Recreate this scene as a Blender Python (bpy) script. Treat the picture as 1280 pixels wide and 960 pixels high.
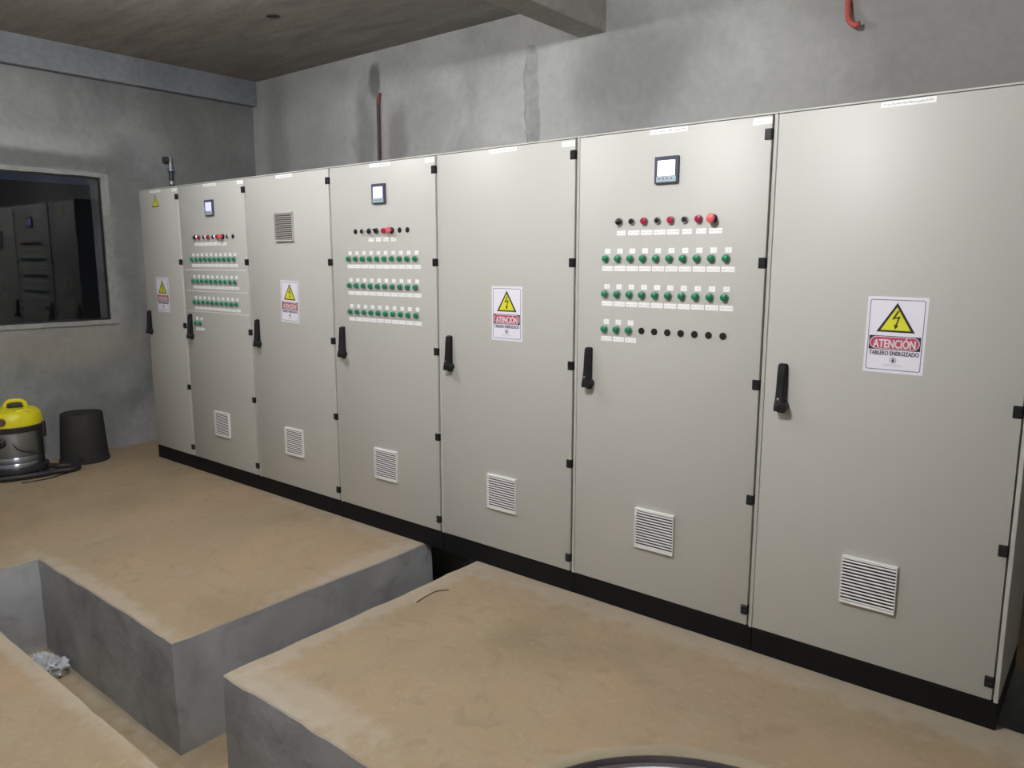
import bpy, bmesh, math, random
from mathutils import Vector, Matrix, noise

random.seed(7)
for o in list(bpy.data.objects):
    bpy.data.objects.remove(o)
S = bpy.context.scene
COL = S.collection
PI = math.pi
R = math.radians

# ------------------------------------------------------------------ camera, world, exposure
cam = bpy.data.cameras.new('camera')
cam.sensor_width = 36.0
cam.lens = 954.4 / 1280 * 36.0
cam.clip_start = 0.02
co = bpy.data.objects.new('camera', cam)
COL.objects.link(co)
co.location = (6.0198, -2.8493, 1.5614)
co.rotation_euler = (R(80.899), R(-0.033), R(39.199))
S.camera = co

w = bpy.data.worlds.new('night')
w.use_nodes = True
w.node_tree.nodes['Background'].inputs[0].default_value = (0.004, 0.005, 0.009, 1)
w.node_tree.nodes['Background'].inputs[1].default_value = 1.0
S.world = w
vs = S.view_settings
vs.view_transform = 'Standard'
vs.look = 'None'
vs.gamma = 1.0
vs.use_curve_mapping = False
vs.exposure = 1.71
LAMPS = [((4.35, -2.15, 2.98), 385.0), ((1.90, -1.30, 2.98), 158.0)]   # position, emission strength


# ------------------------------------------------------------------ materials
def nt(name):
    m = bpy.data.materials.new(name)
    m.use_nodes = True
    t = m.node_tree
    return m, t, t.nodes['Principled BSDF']


def N(t, typ, **kw):
    n = t.nodes.new(typ)
    for k, v in kw.items():
        setattr(n, k, v)
    return n


def simple(name, col, rough=0.5, metal=0.0, spec=0.5, emit=None, es=0.0, bump=0.0, bscale=200.0, var=0.0, vscale=6.0):
    m, t, b = nt(name)
    b.inputs['Base Color'].default_value = (*col, 1)
    b.inputs['Roughness'].default_value = rough
    b.inputs['Metallic'].default_value = metal
    b.inputs['Specular IOR Level'].default_value = spec
    if emit:
        b.inputs['Emission Color'].default_value = (*emit, 1)
        b.inputs['Emission Strength'].default_value = es
    tc = N(t, 'ShaderNodeTexCoord')
    if var:
        n = N(t, 'ShaderNodeTexNoise')
        n.inputs['Scale'].default_value = vscale
        n.inputs['Detail'].default_value = 4
        t.links.new(tc.outputs['Object'], n.inputs['Vector'])
        mx = N(t, 'ShaderNodeMix', data_type='RGBA')
        mx.inputs[6].default_value = (*[c * (1 - var) for c in col], 1)
        mx.inputs[7].default_value = (*[min(1, c * (1 + var)) for c in col], 1)
        t.links.new(n.outputs[0], mx.inputs[0])
        t.links.new(mx.outputs[2], b.inputs['Base Color'])
    if bump:
        n = N(t, 'ShaderNodeTexNoise')
        n.inputs['Scale'].default_value = bscale
        t.links.new(tc.outputs['Object'], n.inputs['Vector'])
        bp = N(t, 'ShaderNodeBump')
        bp.inputs['Strength'].default_value = bump
        bp.inputs['Distance'].default_value = 0.002
        t.links.new(n.outputs[0], bp.inputs['Height'])
        t.links.new(bp.outputs[0], b.inputs['Normal'])
    return m


def ramp(t, src, stops):
    r = N(t, 'ShaderNodeValToRGB')
    el = r.color_ramp.elements
    while len(el) < len(stops):
        el.new(0.5)
    for e, (p, c) in zip(el, stops):
        e.position = p
        e.color = (*c, 1) if len(c) == 3 else c
    t.links.new(src, r.inputs[0])
    return r


def mixc(t, fac, a, bcol):
    mx = N(t, 'ShaderNodeMix', data_type='RGBA')
    t.links.new(fac, mx.inputs[0])
    for s, v in ((6, a), (7, bcol)):
        if isinstance(v, tuple):
            mx.inputs[s].default_value = (*v, 1)
        else:
            t.links.new(v, mx.inputs[s])
    return mx.outputs[2]


def blob(t, pos, centre, size, wob=0.25, wscale=4.0, soft=0.5, strength=1.0):
    """mask of one cement stain: a noise-warped ellipsoid in metres"""
    n = N(t, 'ShaderNodeTexNoise')
    n.inputs['Scale'].default_value = wscale
    n.inputs['Detail'].default_value = 4
    t.links.new(pos, n.inputs['Vector'])
    s1 = N(t, 'ShaderNodeVectorMath', operation='SUBTRACT')
    t.links.new(pos, s1.inputs[0])
    s1.inputs[1].default_value = centre
    s2 = N(t, 'ShaderNodeVectorMath', operation='DIVIDE')
    t.links.new(s1.outputs[0], s2.inputs[0])
    s2.inputs[1].default_value = size
    ln = N(t, 'ShaderNodeVectorMath', operation='LENGTH')
    t.links.new(s2.outputs[0], ln.inputs[0])
    a = N(t, 'ShaderNodeMath', operation='MULTIPLY_ADD')
    t.links.new(n.outputs[0], a.inputs[0])
    a.inputs[1].default_value = -2 * wob * 2
    t.links.new(ln.outputs['Value'], a.inputs[2])
    mr = N(t, 'ShaderNodeMapRange')
    mr.interpolation_type = 'SMOOTHSTEP'
    t.links.new(a.outputs[0], mr.inputs[0])
    mr.inputs[1].default_value = 1 - soft - 2 * wob
    mr.inputs[2].default_value = 1 + soft - 2 * wob
    mr.inputs[3].default_value = strength
    mr.inputs[4].default_value = 0
    return mr.outputs[0]


def concrete(name, c1, c2, c3, scale=1.2, rough=0.9, stretch=(1, 1, 1), bump=0.5, bdist=0.006, stains=(), fine=0.12):
    m, t, b = nt(name)
    b.inputs['Roughness'].default_value = rough
    b.inputs['Specular IOR Level'].default_value = 0.25
    g = N(t, 'ShaderNodeNewGeometry')
    mp = N(t, 'ShaderNodeMapping')
    mp.inputs['Scale'].default_value = stretch
    t.links.new(g.outputs['Position'], mp.inputs['Vector'])
    n1 = N(t, 'ShaderNodeTexNoise')
    n1.inputs['Scale'].default_value = scale
    n1.inputs['Detail'].default_value = 6
    n1.inputs['Roughness'].default_value = 0.6
    n1.inputs['Distortion'].default_value = 0.6
    t.links.new(mp.outputs[0], n1.inputs['Vector'])
    col = ramp(t, n1.outputs[0], [(0.30, c1), (0.5, c2), (0.72, c3)]).outputs[0]
    for centre, size, colour, kw in stains:
        col = mixc(t, blob(t, g.outputs['Position'], centre, size, **kw), col, colour)
    n2 = N(t, 'ShaderNodeTexNoise')
    n2.inputs['Scale'].default_value = 22
    n2.inputs['Detail'].default_value = 6
    t.links.new(mp.outputs[0], n2.inputs['Vector'])
    fr = ramp(t, n2.outputs[0], [(0.3, (1 - fine,) * 3), (0.7, (1 + fine,) * 3)])
    mul = N(t, 'ShaderNodeMix', data_type='RGBA', blend_type='MULTIPLY')
    mul.inputs[0].default_value = 1
    t.links.new(col, mul.inputs[6])
    t.links.new(fr.outputs[0], mul.inputs[7])
    t.links.new(mul.outputs[2], b.inputs['Base Color'])
    n3 = N(t, 'ShaderNodeTexNoise')
    n3.inputs['Scale'].default_value = 9
    n3.inputs['Detail'].default_value = 8
    t.links.new(mp.outputs[0], n3.inputs['Vector'])
    bp = N(t, 'ShaderNodeBump')
    bp.inputs['Strength'].default_value = bump
    bp.inputs['Distance'].default_value = bdist
    t.links.new(n3.outputs[0], bp.inputs['Height'])
    t.links.new(bp.outputs[0], b.inputs['Normal'])
    return m


def floor_material():
    """concrete blocks: grey cast faces, ochre dust lying on everything that faces up, pale mortar along the rims"""
    m, t, b = nt('dusty_concrete')
    b.inputs['Roughness'].default_value = 0.85
    b.inputs['Specular IOR Level'].default_value = 0.3
    g = N(t, 'ShaderNodeNewGeometry')
    P = g.outputs['Position']

    def noi(scale, det=5, dist=0.5):
        n = N(t, 'ShaderNodeTexNoise')
        n.inputs['Scale'].default_value = scale
        n.inputs['Detail'].default_value = det
        n.inputs['Distortion'].default_value = dist
        t.links.new(P, n.inputs['Vector'])
        return n.outputs[0]
    dust = ramp(t, noi(1.1), [(0.3, (0.275, 0.215, 0.138)), (0.5, (0.34, 0.264, 0.174)), (0.72, (0.39, 0.285, 0.188))]).outputs[0]
    dust = mixc(t, ramp(t, noi(3.5), [(0.52, (0, 0, 0)), (0.75, (0.45,) * 3)]).outputs[0], dust, (0.36, 0.308, 0.222))
    dust = mixc(t, ramp(t, noi(14, 6), [(0.6, (0, 0, 0)), (0.78, (0.35,) * 3)]).outputs[0], dust, (0.21, 0.16, 0.10))
    dust = mixc(t, ramp(t, noi(1.9, 3), [(0.55, (0, 0, 0)), (0.72, (0.6,) * 3)]).outputs[0], dust, (0.39, 0.27, 0.175))
    dust = mixc(t, ramp(t, noi(45, 4), [(0.56, (0, 0, 0)), (0.72, (0.35,) * 3)]).outputs[0], dust, (0.44, 0.36, 0.25))
    dust = mixc(t, ramp(t, noi(7, 8, 1.2), [(0.58, (0, 0, 0)), (0.68, (0.42,) * 3)]).outputs[0], dust, (0.255, 0.195, 0.125))
    pale = (0.44, 0.395, 0.33)
    # pale mortar rims along the block edges and in front of the plinths
    for c, s in (((5.0, 0.0, 0), (3.2, 0.13, 1)), ((3.46, -0.70, 0), (0.09, 0.95, 1)), ((3.80, -1.36, 0), (0.42, 0.09, 1)), ((3.03, -0.3, 0), (0.09, 0.5, 1)),
                 ((2.3, -1.44, 0), (0.8, 0.07, 1)), ((3.7, -1.44, 0), (0.4, 0.05, 1)), ((2.6, -1.87, 0), (1.2, 0.05, 1))):
        dust = mixc(t, blob(t, P, c, s, wob=0.5, wscale=12, soft=0.5, strength=0.5), dust, pale)
    grey = ramp(t, noi(2.3), [(0.3, (0.30, 0.306, 0.314)), (0.55, (0.415, 0.424, 0.44)), (0.75, (0.51, 0.522, 0.54))]).outputs[0]
    grey = mixc(t, ramp(t, noi(6), [(0.5, (0, 0, 0)), (0.7, (0.6,) * 3)]).outputs[0], grey, (0.25, 0.25, 0.25))
    sx = N(t, 'ShaderNodeSeparateXYZ')
    t.links.new(g.outputs['True Normal'], sx.inputs[0])
    up = N(t, 'ShaderNodeMapRange')
    t.links.new(sx.outputs[2], up.inputs[0])
    up.inputs[1].default_value = 0.35
    up.inputs[2].default_value = 0.8
    col = mixc(t, up.outputs[0], grey, dust)
    t.links.new(col, b.inputs['Base Color'])
    bp = N(t, 'ShaderNodeBump')
    bp.inputs['Strength'].default_value = 0.45
    bp.inputs['Distance'].default_value = 0.012
    t.links.new(noi(11, 8), bp.inputs['Height'])
    t.links.new(bp.outputs[0], b.inputs['Normal'])
    return m


def print_material(name, paper, ink, rows, lo, hi, gx=(0.08, 0.92)):
    """white adhesive label with unreadable small print in a band"""
    m, t, b = nt(name)
    b.inputs['Roughness'].default_value = 0.5
    tc = N(t, 'ShaderNodeTexCoord')
    sp = N(t, 'ShaderNodeSeparateXYZ')
    t.links.new(tc.outputs['Generated'], sp.inputs[0])
    n = N(t, 'ShaderNodeTexNoise')
    n.inputs['Scale'].default_value = 1.0
    n.inputs['Detail'].default_value = 2
    mp = N(t, 'ShaderNodeMapping')
    mp.inputs['Scale'].default_value = rows
    t.links.new(tc.outputs['Generated'], mp.inputs['Vector'])
    t.links.new(mp.outputs[0], n.inputs['Vector'])

    def step(src, a, gt=True):
        c = N(t, 'ShaderNodeMath', operation='GREATER_THAN' if gt else 'LESS_THAN')
        t.links.new(src, c.inputs[0])
        c.inputs[1].default_value = a
        return c.outputs[0]

    def mul(a, c):
        k = N(t, 'ShaderNodeMath', operation='MULTIPLY')
        t.links.new(a, k.inputs[0])
        t.links.new(c, k.inputs[1])
        return k.outputs[0]
    f = mul(mul(step(sp.outputs[2], lo), step(sp.outputs[2], hi, False)), mul(step(sp.outputs[0], gx[0]), step(sp.outputs[0], gx[1], False)))
    f = mul(f, step(n.outputs[0], 0.5))
    t.links.new(mixc(t, f, paper, ink), b.inputs['Base Color'])
    return m


WALL_STAINS = [
    ((-0.22, 1.4, 2.5), (0.17, 1, 0.62), (0.25, 0.25, 0.245), dict(wob=0.2, soft=0.5, strength=0.8)),
    ((0.0, 1.4, 2.6), (0.75, 1, 1.2), (0.36, 0.36, 0.355), dict(wob=0.3, wscale=2, soft=0.6, strength=0.5)),
    ((1.14, 1.4, 2.98), (0.07, 1, 0.13), (0.18, 0.18, 0.175), dict(wob=0.15, wscale=9, soft=0.3, strength=0.9)),
    ((1.02, 1.4, 2.55), (0.13, 1, 0.36), (0.27, 0.27, 0.265), dict(wob=0.3, wscale=6, soft=0.5, strength=0.8)),
    ((1.38, 1.4, 2.48), (0.12, 1, 0.30), (0.28, 0.27, 0.265), dict(wob=0.3, wscale=6, soft=0.5, strength=0.8)),
    ((1.24, 1.4, 2.55), (0.05, 1, 0.42), (0.46, 0.43, 0.415), dict(wob=0.2, wscale=8, soft=0.4, strength=0.7)),
    ((3.55, 1.4, 2.7), (0.42, 1, 0.34), (0.30, 0.30, 0.295), dict(wob=0.35, wscale=3, soft=0.6, strength=0.7)),
    ((4.42, 1.4, 2.7), (0.10, 1, 1.2), (0.52, 0.52, 0.495), dict(wob=0.15, wscale=3, soft=0.6, strength=0.7)),
    ((5.6, 1.4, 2.6), (0.95, 1, 1.5), (0.30, 0.287, 0.275), dict(wob=0.2, wscale=2, soft=0.5, strength=0.8)),
]
LEFT_STAINS = [
    ((-0.58, -0.75, 2.46), (1, 0.65, 0.07), (0.36, 0.365, 0.365), dict(wob=0.3, wscale=3, soft=0.6, strength=0.8)),
    ((-0.58, -0.45, 2.33), (1, 0.5, 0.07), (0.16, 0.16, 0.16), dict(wob=0.3, wscale=4, soft=0.4, strength=0.85)),
    ((-0.58, 0.14, 1.7), (1, 0.10, 0.8), (0.20, 0.20, 0.185), dict(wob=0.3, wscale=4, soft=0.5, strength=0.7)),
    ((-0.58, -0.5, 0.9), (1, 0.8, 0.16), (0.31, 0.285, 0.245), dict(wob=0.4, wscale=3, soft=0.6, strength=0.6)),
    ((-0.58, 0.9, 2.7), (1, 0.5, 0.9), (0.17, 0.17, 0.165), dict(wob=0.3, wscale=2, soft=0.6, strength=0.7)),
]
M = {}
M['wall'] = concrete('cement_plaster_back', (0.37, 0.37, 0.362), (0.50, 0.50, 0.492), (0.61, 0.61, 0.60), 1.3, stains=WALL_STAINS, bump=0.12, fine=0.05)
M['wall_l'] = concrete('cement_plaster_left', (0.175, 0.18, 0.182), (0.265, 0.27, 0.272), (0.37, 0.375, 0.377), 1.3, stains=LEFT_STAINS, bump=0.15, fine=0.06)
M['ceil'] = concrete('board_marked_concrete', (0.27, 0.245, 0.225), (0.335, 0.307, 0.277), (0.41, 0.38, 0.342), 1.6, stretch=(1.2, 5, 1), bump=0.3)
M['beam'] = concrete('grey_beam_concrete', (0.22, 0.23, 0.25), (0.26, 0.275, 0.30), (0.31, 0.32, 0.34), 1.5, bump=0.35)
M['beam2'] = concrete('brown_beam_concrete', (0.36, 0.34, 0.305), (0.43, 0.41, 0.37), (0.49, 0.47, 0.43), 1.5, bump=0.35)
M['plaster'] = concrete('pale_plaster', (0.26, 0.26, 0.255), (0.31, 0.31, 0.30), (0.36, 0.36, 0.35), 3, bump=0.6)
M['ridge'] = concrete('ridge_plaster', (0.39, 0.39, 0.38), (0.43, 0.43, 0.42), (0.48, 0.48, 0.47), 3, bump=0.5)
M['bounce_wall'] = concrete('pale_bounce_plaster', (0.50, 0.50, 0.485), (0.56, 0.56, 0.545), (0.62, 0.62, 0.60), 1.2, bump=0.2)  # unseen front wall, made pale to bounce fill light onto the cabinets
M['floor'] = floor_material()
M['paint'] = simple('light_grey_powder_coat', (0.503, 0.502, 0.475), 0.45, bump=0.06, bscale=900)
M['black'] = simple('black_plinth_paint', (0.0055, 0.0055, 0.0065), 0.55, spec=0.25, var=0.2, vscale=9)
M['plastic'] = simple('black_plastic', (0.012, 0.012, 0.0155), 0.4, spec=0.35)
M['chrome'] = simple('chrome', (0.75, 0.75, 0.77), 0.18, 1.0)
M['vent'] = simple('white_vent_plastic', (0.86, 0.85, 0.85), 0.5)
M['ventgrey'] = simple('grey_vent_plastic', (0.50, 0.46, 0.45), 0.5)
M['ventback'] = simple('vent_filter_mat', (0.06, 0.055, 0.055), 0.9)
M['green'] = simple('green_lens', (0.008, 0.21, 0.105), 0.3)
M['red'] = simple('crimson_lens', (0.38, 0.012, 0.055), 0.3)
M['mush'] = simple('red_mushroom_cap', (0.74, 0.13, 0.14), 0.4)
M['bezel'] = simple('grey_bezel', (0.36, 0.40, 0.38), 0.3, 0.6)
M['plug'] = simple('black_blanking_plug', (0.014, 0.012, 0.011), 0.5, spec=0.3)
M['paper'] = simple('white_sign_vinyl', (0.84, 0.82, 0.93), 0.4)
M['ink'] = simple('black_ink', (0.018, 0.018, 0.022), 0.5)
M['darkblue'] = simple('dark_blue_ink', (0.05, 0.05, 0.09), 0.5)
M['yellowink'] = simple('yellow_ink', (0.72, 0.72, 0.03), 0.45)
M['redink'] = simple('crimson_ink', (0.52, 0.06, 0.13), 0.45)
M['whiteink'] = simple('white_ink', (0.86, 0.80, 0.84), 0.45)
M['greyink'] = simple('faint_grey_ink', (0.46, 0.44, 0.52), 0.5)
M['tag'] = simple('white_tag_plastic', (0.82, 0.84, 0.83), 0.4)
M['label'] = print_material('printed_label', (0.93, 0.93, 0.94), (0.60, 0.60, 0.64), (16, 1, 5), 0.42, 0.60)
M['tagprint'] = print_material('printed_tag', (0.93, 0.93, 0.94), (0.66, 0.68, 0.67), (7, 1, 3), 0.42, 0.6, (0.2, 0.8))
M['title'] = print_material('printed_title', (0.93, 0.93, 0.94), (0.36, 0.36, 0.38), (60, 1, 4), 0.34, 0.66, (0.06, 0.95))
M['corner'] = print_material('printed_corner_label', (0.93, 0.93, 0.94), (0.50, 0.50, 0.53), (12, 1, 5), 0.3, 0.5, (0.1, 0.7))
M['tape'] = simple('clear_tape_edge', (0.74, 0.755, 0.74), 0.3)
M['meter'] = simple('meter_housing', (0.06, 0.065, 0.105), 0.4)
M['meterkeys'] = simple('meter_key_strip', (0.40, 0.50, 0.56), 0.4)
M['key'] = simple('meter_key', (0.16, 0.21, 0.27), 0.4)
M['scr_w'] = simple('lit_screen_white', (0.5, 0.5, 0.55), 0.2, emit=(0.95, 0.94, 1.0), es=0.75)
M['scr_b'] = simple('lit_screen_blue', (0.2, 0.2, 0.4), 0.2, emit=(0.38, 0.37, 0.85), es=0.55)
M['scr_m'] = simple('lit_screen_pale_blue', (0.3, 0.3, 0.5), 0.2, emit=(0.58, 0.57, 0.95), es=0.62)
M['vacyellow'] = simple('yellow_vacuum_plastic', (0.74, 0.66, 0.015), 0.42)
M['steel'] = simple('stainless_steel', (0.44, 0.49, 0.58), 0.22, 1.0)
_m = M['steel']
_t = _m.node_tree
_b = _t.nodes['Principled BSDF']
_b.inputs['Roughness'].default_value = 0.3
_b.inputs['Anisotropic'].default_value = 0.8
_b.inputs['Anisotropic Rotation'].default_value = 0.25
_tg = N(_t, 'ShaderNodeTangent', direction_type='RADIAL', axis='Z')
_t.links.new(_tg.outputs[0], _b.inputs['Tangent'])
M['vacblack'] = simple('black_vacuum_plastic', (0.022, 0.021, 0.022), 0.5)
M['brown'] = simple('brown_socket', (0.11, 0.05, 0.03), 0.6)
M['bucket'] = simple('worn_black_rubber', (0.022, 0.0215, 0.0215), 0.75, var=0.35, vscale=8, bump=0.3, bscale=40)
M['galv'] = simple('galvanised_steel', (0.36, 0.37, 0.38), 0.45, 0.6)
M['darkpipe'] = simple('dark_pipe', (0.05, 0.052, 0.055), 0.5)
M['clamp'] = simple('blue_grey_clamp', (0.22, 0.27, 0.36), 0.4, 0.4)
M['rustpipe'] = simple('brown_pipe', (0.105, 0.062, 0.052), 0.6, var=0.3, vscale=30)
M['redpipe'] = simple('reddish_pipe_end', (0.23, 0.075, 0.06), 0.6)
M['orange'] = simple('orange_conduit', (0.56, 0.11, 0.085), 0.5)
M['hole'] = simple('dark_hole', (0.05, 0.047, 0.043), 0.9)
M['winframe'] = simple('dark_window_frame', (0.02, 0.02, 0.023), 0.4)
M['drum'] = simple('khaki_drum_paint', (0.235, 0.195, 0.13), 0.55, var=0.12, vscale=10)
M['rust'] = simple('rusty_chime', (0.075, 0.062, 0.07), 0.5, 0.2, var=0.9, vscale=9)
M['lid'] = simple('pale_blue_lid', (0.58, 0.62, 0.68), 0.35, var=0.15, vscale=8)
M['wire'] = simple('brown_wire', (0.12, 0.09, 0.06), 0.6)
M['stone'] = simple('rubble', (0.30, 0.27, 0.23), 0.9, var=0.3, vscale=20)
M['bulb'] = None


def glass():
    m, t, b = nt('window_glass')
    b.inputs['Base Color'].default_value = (0.9, 0.93, 0.95, 1)
    b.inputs['Roughness'].default_value = 0.0
    b.inputs['IOR'].default_value = 1.4
    b.inputs['Transmission Weight'].default_value = 1.0
    return m


M['glass'] = glass()


def plastic_film():
    m, t, b = nt('crumpled_clear_plastic')
    b.inputs['Base Color'].default_value = (0.80, 0.82, 0.86, 1)
    b.inputs['Roughness'].default_value = 0.12
    b.inputs['Transmission Weight'].default_value = 0.35
    return m


M['film'] = plastic_film()


# ------------------------------------------------------------------ mesh helpers
def mesh(name, bm, smooth=False, angle=None):
    me = bpy.data.meshes.new(name)
    bm.normal_update()
    bm.to_mesh(me)
    bm.free()
    if smooth:
        for p in me.polygons:
            p.use_smooth = True
        if angle:
            me.set_sharp_from_angle(angle=R(angle))
    return me


def obj(name, me, mat=None, parent=None, loc=(0, 0, 0), rot=(0, 0, 0)):
    o = bpy.data.objects.new(name, me)
    COL.objects.link(o)
    if mat is not None and not me.materials:
        me.materials.append(mat)
    o.parent = parent
    o.location = loc
    o.rotation_euler = rot
    return o


def thing(name, label, cat, loc=(0, 0, 0), rotz=0, group=None):
    o = bpy.data.objects.new(name, None)
    COL.objects.link(o)
    o.empty_display_size = 0.1
    o.location = loc
    o.rotation_euler = (0, 0, rotz)
    return tag(o, label, cat, group)


def tag(o, label, cat, group=None):
    o['label'] = label
    o['category'] = cat
    if group:
        o['group'] = group
    return o


def struct(o, label=None):
    o['kind'] = 'structure'
    if label:
        o['label'] = label
    return o


def box(bm, x0, x1, y0, y1, z0, z1, bev=0.0, seg=1):
    r = bmesh.ops.create_cube(bm, size=1.0)
    vs_ = r['verts']
    for v in vs_:
        v.co = Vector(((x0 + x1) / 2 + v.co.x * (x1 - x0), (y0 + y1) / 2 + v.co.y * (y1 - y0), (z0 + z1) / 2 + v.co.z * (z1 - z0)))
    if bev:
        es = list({e for v in vs_ for e in v.link_edges})
        bmesh.ops.bevel(bm, geom=es, offset=bev, segments=seg, affect='EDGES', profile=0.5)
    return bm


def boxm(name, *a, bev=0.0, seg=1):
    return mesh(name, box(bmesh.new(), *a, bev=bev, seg=seg), smooth=bev > 0 and seg > 1, angle=40)


def lathe(bm, prof, n=24, axis='Z', loc=(0, 0, 0), cap=True):
    """prof: list of (radius, height); axis Z up or Y towards the viewer (-Y)"""
    rings = []
    L = Vector(loc)

    def pt(r, h, a):
        c, s = r * math.cos(a), r * math.sin(a)
        return L + (Vector((c, s, h)) if axis == 'Z' else Vector((c, -h, s)))
    for r, h in prof:
        if r < 1e-6:
            rings.append([bm.verts.new(pt(0, h, 0))])
        else:
            rings.append([bm.verts.new(pt(r, h, 2 * PI * i / n)) for i in range(n)])
    for A, B in zip(rings, rings[1:]):
        for i in range(n):
            j = (i + 1) % n
            q = []
            for v in (A[i % len(A)], A[j % len(A)], B[j % len(B)], B[i % len(B)]):
                if v not in q:
                    q.append(v)
            if len(q) > 2:
                bm.faces.new(q)
    if cap:
        if len(rings[0]) > 2:
            bm.faces.new(list(reversed(rings[0])))
        if len(rings[-1]) > 2:
            bm.faces.new(rings[-1])
    bmesh.ops.recalc_face_normals(bm, faces=bm.faces[:])
    return bm


def lathem(name, prof, n=24, axis='Z', angle=35, **kw):
    return mesh(name, lathe(bmesh.new(), prof, n, axis, **kw), True, angle)


def tube(bm, pts, rad, n=10, cap=True):
    pts = [Vector(p) for p in pts]
    rads = rad if isinstance(rad, (list, tuple)) else [rad] * len(pts)
    up = None
    rings = []
    for i, p in enumerate(pts):
        d = (pts[min(i + 1, len(pts) - 1)] - pts[max(i - 1, 0)]).normalized()
        if up is None:
            up = Vector((0, 0, 1)) if abs(d.z) < 0.9 else Vector((1, 0, 0))
        a = d.cross(up).normalized()
        up = a.cross(d).normalized()
        rings.append([bm.verts.new(p + (a * math.cos(2 * PI * k / n) + up * math.sin(2 * PI * k / n)) * rads[i]) for k in range(n)])
    for A, B in zip(rings, rings[1:]):
        for k in range(n):
            bm.faces.new((A[k], A[(k + 1) % n], B[(k + 1) % n], B[k]))
    if cap:
        bm.faces.new(list(reversed(rings[0])))
        bm.faces.new(rings[-1])
    bmesh.ops.recalc_face_normals(bm, faces=bm.faces[:])
    return bm


def tubem(name, pts, rad, n=10):
    return mesh(name, tube(bmesh.new(), pts, rad, n), True, 50)


def spline(ctrl, k=8):
    """Catmull-Rom through control points"""
    c = [Vector(p) for p in ctrl]
    c = [c[0]] + c + [c[-1]]
    out = []
    for i in range(1, len(c) - 2):
        for s in range(k):
            u = s / k
            p0, p1, p2, p3 = c[i - 1:i + 3]
            out.append(0.5 * ((2 * p1) + (-p0 + p2) * u + (2 * p0 - 5 * p1 + 4 * p2 - p3) * u * u + (-p0 + 3 * p1 - 3 * p2 + p3) * u ** 3))
    out.append(c[-2])
    return out


def plate(bm, poly, y0, y1):
    """extrude a polygon of (x, z) between y0 (front) and y1 (back)"""
    f = [bm.verts.new((x, y0, z)) for x, z in poly]
    b = [bm.verts.new((x, y1, z)) for x, z in poly]
    bm.faces.new(f)
    bm.faces.new(list(reversed(b)))
    n = len(poly)
    for i in range(n):
        j = (i + 1) % n
        bm.faces.new((f[i], b[i], b[j], f[j]))
    bmesh.ops.recalc_face_normals(bm, faces=bm.faces[:])
    return bm


def platem(name, poly, y0, y1):
    return mesh(name, plate(bmesh.new(), poly, y0, y1))


def rrect(x0, x1, z0, z1, r, n=5):
    out = []
    for cx, cz, a0 in ((x1 - r, z1 - r, 0), (x0 + r, z1 - r, 90), (x0 + r, z0 + r, 180), (x1 - r, z0 + r, 270)):
        for k in range(n + 1):
            a = R(a0 + 90 * k / n)
            out.append((cx + r * math.cos(a), cz + r * math.sin(a)))
    return out


def frame_plate(bm, outer, inner, y0, y1):
    n = len(outer)
    v = [[bm.verts.new((x, y, z)) for x, z in p] for p in (outer, inner) for y in (y0, y1)]
    of, ob, jf, jb = v
    for i in range(n):
        j = (i + 1) % n
        bm.faces.new((of[i], of[j], jf[j], jf[i]))
        bm.faces.new((ob[j], ob[i], jb[i], jb[j]))
        bm.faces.new((of[j], of[i], ob[i], ob[j]))
        bm.faces.new((jf[i], jf[j], jb[j], jb[i]))
    bmesh.ops.recalc_face_normals(bm, faces=bm.faces[:])
    return bm


def text_mesh(name, body, size, bold=0.0, width=None):
    cu = bpy.data.curves.new(name, 'FONT')
    cu.body = body
    cu.size = size
    cu.align_x = 'CENTER'
    cu.align_y = 'CENTER'
    cu.extrude = 0.00015
    cu.resolution_u = 3
    o = bpy.data.objects.new(name, cu)
    COL.objects.link(o)
    dg = bpy.context.evaluated_depsgraph_get()
    me = bpy.data.meshes.new_from_object(o.evaluated_get(dg))
    bpy.data.objects.remove(o)
    xs_ = [v.co.x for v in me.vertices]
    zs_ = [v.co.y for v in me.vertices]
    sx = width / (max(xs_) - min(xs_)) if width else 1.0
    cx, cz = (max(xs_) + min(xs_)) / 2, (max(zs_) + min(zs_)) / 2
    for v in me.vertices:          # lay the text into the x-z plane, facing -y
        x, y, z = v.co
        v.co = ((x - cx) * sx, -z, y - cz)
    if bold:                       # thicken the strokes with shifted copies
        src = bmesh.new()
        src.from_mesh(me)
        out = bmesh.new()
        for dx, dz in ((-1, 0), (1, 0), (0, 0.7), (0, -0.7), (0, 0)):
            a = me.copy()
            for v in a.vertices:
                v.co.x += dx * bold
                v.co.z += dz * bold
                v.co.y += 0.00001 * dx
            out.from_mesh(a)
            bpy.data.meshes.remove(a)
        src.free()
        out.to_mesh(me)
        out.free()
    me.name = name
    return me


# ------------------------------------------------------------------ the room
XL, XR, YB, YF, ZC = -0.58, 7.8, 1.40, -5.0, 3.20
TR_D = -0.515
TRENCH = [(1.617, 7.4, -1.862, -1.447), (3.06, 3.45, -1.447, 0.06), (-0.1, 7.4, 0.06, 0.52)]


def axis_lines(a, b, keys, step):
    ks = sorted(set([a, b] + [k for k in keys if a < k < b]))
    out = [ks[0]]
    for p, q in zip(ks, ks[1:]):
        n = max(1, round((q - p) / step))
        out += [p + (q - p) * i / n for i in range(1, n + 1)]
    return out


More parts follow.
